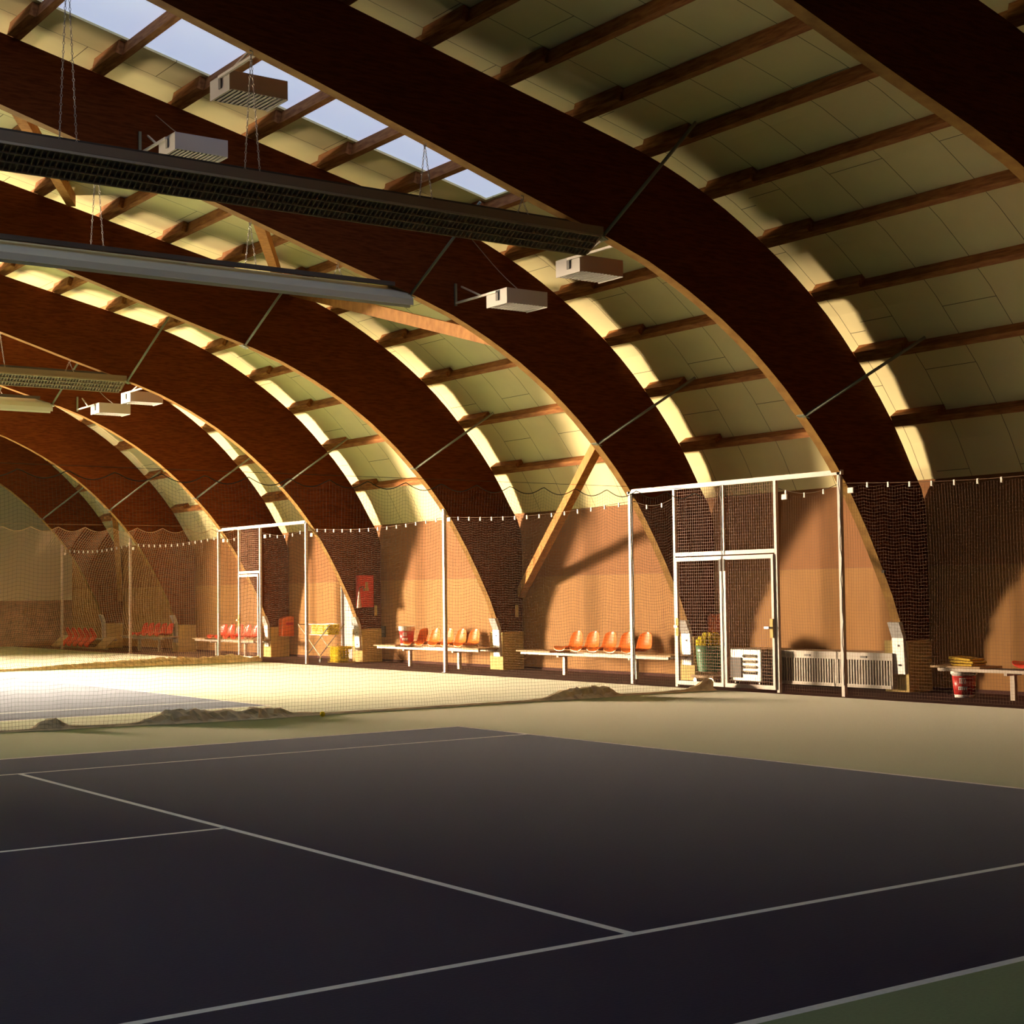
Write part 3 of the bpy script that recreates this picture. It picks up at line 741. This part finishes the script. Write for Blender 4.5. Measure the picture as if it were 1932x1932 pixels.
# ------------------------------------------------------------------ buckets
def bucket(x, y, z, h, label, rot=0):
    root = empty('paint_bucket', (x, y, z), label, 'bucket'); root.rotation_euler.z = rot
    r0, r1 = h*.33, h*.43
    body = MB().lathe([(r0, 0), (r0*1.01, .02), (r0+(r1-r0)*.12, h*.1)], n=28)
    o = body.build('bucket_base', M['white'], root, smooth=True)
    MB().lathe([(r0+(r1-r0)*.12+.001, h*.1), (r0+(r1-r0)*.75, h*.74)], n=28).build('bucket_body', M['red_plastic'], root, smooth=True)
    MB().lathe([(r0+(r1-r0)*.78, h*.74), (r1*.99, h*.78), (r1*1.04, h*.80), (r1*1.04, h*.97), (r1*1.0, h), (r1*.93, h), (r1*.9, h*.9)], n=28).build('lid', M['white'], root, smooth=True)
    mb = MB()    # pale printed marks, wrapped on the body
    def patch(a0, a1, z0, z1):
        vs = []; fs = []; n = 4
        for k in range(n+1):
            a = a0+(a1-a0)*k/n
            for zz in (z0, z1):
                rr = r0+(r1-r0)*(.12+.63*(zz-.1)/.64)+.004
                vs.append((rr*math.cos(a), rr*math.sin(a), zz*h))
        for k in range(n): fs.append((2*k, 2*k+2, 2*k+3, 2*k+1))
        mb.add(vs, fs)
    A = PI+.35
    for k in range(4): patch(A+.1+k*.16, A+.18+k*.16, .48, .64)
    patch(A+.1, A+.66, .64, .67)
    for k in range(5): patch(A-.05+k*.17, A+.06+k*.17, .26, .37)
    patch(A-.05, A+.8, .35, .38)
    mb.build('printed_mark', M['white'], root)
    return root
bucket(7.52, 24.2, .442, .40, 'red and white bucket standing on the left board of a seat bench')
bucket(7.66, 9.95, 0, .40, 'red bucket with white rim and lettering on the floor under the dark bench', -.2)
# yellow folded bundle on the dark bench
root = empty('folded_net_bundle', (7.5, 9.78, .44), 'yellow folded net bundle lying on the dark bench', 'bundle')
for k, (a, b, t_) in enumerate(((9.58, 9.93, 0), (9.56, 9.95, .03), (9.60, 9.97, .06))):
    part(MB().add([(7.36, a, .442+k*.034), (7.66, a, .442+k*.034), (7.66, b, .442+k*.034+t_*.3), (7.36, b, .442+k*.034+t_*.3), (7.36, a, .47+k*.034), (7.66, a, .47+k*.034), (7.66, b, .47+k*.034+t_*.5), (7.36, b, .47+k*.034+t_*.5)],
       [(0, 1, 2, 3), (4, 5, 6, 7), (0, 1, 5, 4), (1, 2, 6, 5), (2, 3, 7, 6), (3, 0, 4, 7)]), 'net_fold', M['yellow'], root, bevel=.008)

# ------------------------------------------------------------------ radiators behind the fence
def radiator(y0, y1, label):
    X0, X1 = 7.80, WX-.03; z0, z1 = .04, .56
    root = empty('convector_radiator', (7.95, (y0+y1)/2, 0), label, 'radiator', 'grey convector radiators')
    part(MB().box(X0+.02, X1, y0, y1, z1-.11, z1).box(X0, X1, y0, y1, z0, z0+.05).box(X0+.12, X1, y0, y1, z0+.05, z1-.11).box(X0+.01, X1, y0-.02, y0, z0, z1).box(X0+.01, X1, y1, y1+.02, z0, z1), 'casing', M['radiator'], root)
    part(MB().box(X0+.10, X0+.12, y0+.01, y1-.01, z0+.05, z1-.11), 'dark_core', M['black'], root)
    n = int((y1-y0)/.052); mb = MB()
    for k in range(n):
        y = y0+.025+(y1-y0-.05)*k/(n-1); mb.box(X0+.005, X0+.048, y-.011, y+.011, z0+.05, z1-.11)
    part(mb, 'fin', M['radiator'], root)
    part(MB().box(X0+.008, X0+.02, (y0+y1)/2-.06, (y0+y1)/2+.06, z1-.08, z1-.05), 'vent_slot', M['black'], root)
radiator(11.36, 12.42, 'grey slatted radiator right of the nearest gate frame post, against the yellow plinth')
radiator(12.46, 13.58, 'grey slatted radiator between the gate door and the nearest post')
root = empty('metal_heater_unit', (7.85, 14.1, 0), 'silver metal heater casing with bright louvres behind the right gate door', 'heater')
part(MB().box(7.52, 8.2, 13.72, 14.42, .06, .58), 'casing', M['silver'], root, bevel=.02)
mb = MB()
for k in range(4): mb.add([(7.519, 13.82, .18+k*.085), (7.519, 14.12, .18+k*.085), (7.49, 14.12, .215+k*.085), (7.49, 13.82, .215+k*.085), (7.519, 13.82, .235+k*.085), (7.519, 14.12, .235+k*.085)], [(0, 1, 2, 3), (3, 2, 5, 4), (0, 3, 4), (1, 5, 2)])
part(mb, 'louvre', M['chrome'], root)
part(MB().box(7.50, 7.52, 14.16, 14.40, .12, .44), 'dark_opening', M['darkgrey'], root)
for y in (13.8, 14.34):
    part(MB().tube([(7.58, y-.012, .035), (7.58, y+.012, .035)], .035, 14), 'castor', M['chrome'], root)
# ------------------------------------------------------------------ balls
def ball_mesh():
    mb = MB(); r = .0335; n = 12; pr = [(max(.0005, r*math.sin(PI*k/8)), -r*math.cos(PI*k/8)) for k in range(9)]
    return mb.lathe(pr, n=n)
proto = ball_mesh().build('tennis_ball', M['ball'], smooth=True)
proto.location = (-.47, 13.32, .0338); tag(proto, 'single yellow-green tennis ball lying on the floor by the canvas skirt', 'ball')
pr2 = proto
proto.data.materials[0] = M['ball']
def scatter(pts, label, group):
    for p in pts:
        c = pr2.copy(); C.objects.link(c); c.location = p; c['label'] = label; c['category'] = 'ball'; c['group'] = group
def layered(xa, xb, ya, yb, z0, nz, shell=True):
    out = []; d = .0695; nx = int((xb-xa)/d); ny = int((yb-ya)/d)
    for k in range(nz):
        off = .5*(k % 2)
        for i in range(nx):
            for j in range(ny):
                if shell and 0 < k < nz-1 and 0 < i and j > 0: continue
                if i > 3 and k < nz-1: continue
                x = xa+d*(i+.5+off*.9); y = ya+d*(j+.5+off*.9)
                if x > xb-.02 or y > yb-.02: continue
                out.append((x, y, z0+.035+k*.055))
    return out
# round ball bin on castors behind the gate
BX, BY = 7.55, 14.93
root = empty('ball_bin', (BX, BY-.03, 0), 'round green and white ball bin on castors behind the left gate door', 'bin')
BX, BY = root.location.x, root.location.y
part(MB().lathe([(.21, .20), (.24, .52), (.25, .62), (.24, .62), (.20, .21)], (BX, BY, 0), 28, cap=False), 'bin_body', M['bin_green'], root, smooth=True)
part(MB().lathe([(.2, .2), (.2, .215)], (BX, BY, 0), 28), 'bin_floor', M['bin_green'], root)
vs = []; fs = []
for k in range(7):   # pale panel on the side towards the far window
    a = PI*.52+k*.12
    vs += [(BX+.222*math.cos(a), BY+.222*math.sin(a), .21), (BX+.252*math.cos(a), BY+.252*math.sin(a), .60)]
for k in range(6): fs.append((2*k, 2*k+2, 2*k+3, 2*k+1))
lp = part(MB().add(vs, fs), 'label_panel', M['white'], root, smooth=True); lp['label'] = 'white side panel'
part(MB().box(BX-.22, BX+.22, BY-.28, BY+.24, .10, .135), 'dolly_board', M['board'], root)
for dx, dy in ((-.17, -.22), (-.17, .19), (.17, -.22), (.17, .19)):
    part(MB().tube([(BX+dx-.015, BY+dy, .045), (BX+dx+.015, BY+dy, .045)], .045, 14).bar((BX+dx, BY+dy, .05), (BX+dx, BY+dy, .10), .02), 'castor', M['chrome'], root)
pts = []
for k in range(5):
    R = [.19, .21, .21, .17, .10][k]; z = .575+k*.055
    for ring in range(4):
        rr = R-ring*.068
        if rr < .02:
            if rr > -.04: pts.append((BX, BY, z))
            break
        if k < 4 and ring > 1: break
        n = max(1, int(2*PI*rr/.072))
        for q in range(n):
            a = 2*PI*q/n+k*.4+ring; pts.append((BX+rr*math.cos(a), BY+rr*math.sin(a), z+random.uniform(-.004, .004)))
scatter(pts, 'yellow tennis ball heaped in the round green bin behind the gate', 'balls in the round bin')

# folding ball cart and the basket on the floor (bay of the single gate)
def wire_basket(mb, x0, x1, y0, y1, z0, z1, sp=.055, w=.005):
    n = int((y1-y0)/sp)
    for i in range(n+1):
        y = y0+(y1-y0)*i/n
        for x in (x0, x1): mb.bar((x, y, z0), (x, y, z1), w)
        mb.bar((x0, y, z0), (x1, y, z0), w)
    n = int((x1-x0)/sp)
    for i in range(n+1):
        x = x0+(x1-x0)*i/n
        for y in (y0, y1): mb.bar((x, y, z0), (x, y, z1), w)
    for z in (z0, z1): 
        for a, b in (((x0, y0), (x1, y0)), ((x1, y0), (x1, y1)), ((x1, y1), (x0, y1)), ((x0, y1), (x0, y0))): mb.bar((*a, z), (*b, z), w*1.8)
cx0, cx1, cy0, cy1 = 7.22, 7.56, 27.05, 27.95
root = empty('ball_cart', (7.4, 27.6, 0), 'folding wheeled cart with crossed legs carrying a basket of yellow balls', 'cart')
mb = MB(); wire_basket(mb, cx0, cx1, cy0, cy1, .62, .86); part(mb, 'wire_basket', M['chrome'], root)
for x in (cx0-.01, cx1+.01):
    part(MB().tube([(x, 28.45, .85), (x, 27.42, .14), (x, 27.42, .04)], .013, 8).tube([(x, 26.95, .85), (x, 28.05, .14), (x, 28.05, .04)], .013, 8), 'crossed_leg', M['chrome'], root)
part(MB().tube([(cx0-.01, 28.45, .85), (cx1+.01, 28.45, .85)], .012, 8), 'push_handle', M['chrome'], root)
for x in (cx0-.01, cx1+.01):
    for y in (27.42, 28.05): part(MB().tube([(x-.012, y, .04), (x+.012, y, .04)], .04, 12), 'wheel', M['black'], root)
scatter(layered(cx0+.01, cx1-.01, cy0+.01, cy1-.01, .625, 4), 'yellow tennis ball heaped in the basket of the wheeled cart', 'balls in the cart basket')
bx0, bx1, by0, by1 = 7.30, 7.72, 26.75, 27.22
root = empty('ball_basket', (7.5, 27.0, 0), 'square wire basket full of yellow balls standing on the floor by the white door', 'basket')
mb = MB(); wire_basket(mb, bx0, bx1, by0, by1, .01, .36); part(mb, 'wire_basket', M['yellow'], root)
part(MB().tube([(bx0, by0+.1, .36), (bx0+.05, by0+.1, .42), (bx0+.15, by0+.1, .42)], .008, 6), 'basket_handle', M['chrome'], root)
scatter(layered(bx0+.01, bx1-.01, by0+.01, by1-.01, .014, 6), 'yellow tennis ball in the wire basket standing on the floor', 'balls in the floor basket')
# small shelf board behind the cart
o = MB().box(WX-.03, WX-.004, 26.6, 27.2, .55, .80).build('junction_board', M['darkgrey']); c = Vector((WX-.017, 26.9, .55)); o.data.transform(Matrix.Translation(-c)); o.location = c
tag(o, 'small dark board on the wall between the ball cart and the white door', 'board')

# ------------------------------------------------------------------ orange bins and red cabinet on the arch sides
def orange_bin(x, y, z, label, sc=1):
    root = empty('orange_bin', (x, y, z), label, 'bin', 'orange wall bins')
    W, H, D = .40*sc, .50*sc, .22
    vs = []; n = 10
    poly = [(-W/2, 0), (W/2, 0), (W/2, H*.8)]+[(W/2*math.cos(PI*k/n)*1.0, H*.8+H*.2*math.sin(PI*k/n)) for k in range(1, n)]+[(-W/2, H*.8)]
    MB().prism(poly, 'y', -D, 0).build('bin_shell', M['orange'], root, bevel=.02)
    MB().box(-W*.25, W*.25, -D-.004, -D+.002, H*.55, H*.68).build('bin_flap', M['red_plastic'], root)
orange_bin(8.324, 31.239, 0.509, 'orange wall bin with rounded top hung on the arch near the single gate')
orange_bin(8.355, 15.704, 0.784, 'orange wall bin half hidden behind the ball bin at the double gate', .66)
yr = ARCH_Y[5]-.01
root = empty('fire_cabinet', (7.956, yr, 1.23), 'red fire cabinet with a pale pictogram mounted on the arch beside the white door', 'cabinet')
part(MB().box(7.762, 8.15, yr-.14, yr, 1.23, 1.95), 'cabinet_body', M['red'], root, bevel=.01)
p_ = part(MB().box(7.93, 7.997, yr-.147, yr-.141, 1.66, 1.80).box(7.905, 8.017, yr-.147, yr-.141, 1.60, 1.66), 'pictogram', M['board'], root)
root = empty('fire_extinguisher', (7.803, yr-.2, 1.23), 'fire extinguisher horn and hose hanging on the left of the red cabinet', 'extinguisher')
part(MB().lathe([(.06, 0), (.055, .02), (.02, .34), (.018, .38)], (7.741, yr-.19, 1.22), 16), 'horn', pmat('pink_horn', (.75, .45, .38), .5), root, smooth=True)
part(MB().tube([(7.741, yr-.19, 1.58), (7.762, yr-.19, 1.68), (7.844, yr-.19, 1.70), (7.884, yr-.17, 1.6)], .012, 8), 'hose', M['black'], root, smooth=True)
# small wall sockets on the dark arch faces
for x, y, z, s in ((8.28, ARCH_Y[5]-.012, 1.15, 'above the red bucket bench'), (8.28, ARCH_Y[4]-.012, 1.15, 'above the left end of the brightest bench')):
    o = MB().box(-.03, .03, -.01, .01, -.12, .12).build('switch_box', M['plinth']); o.location = (x, y, z)
    tag(o, f'narrow pale switch box on the arch side {s}', 'switch')
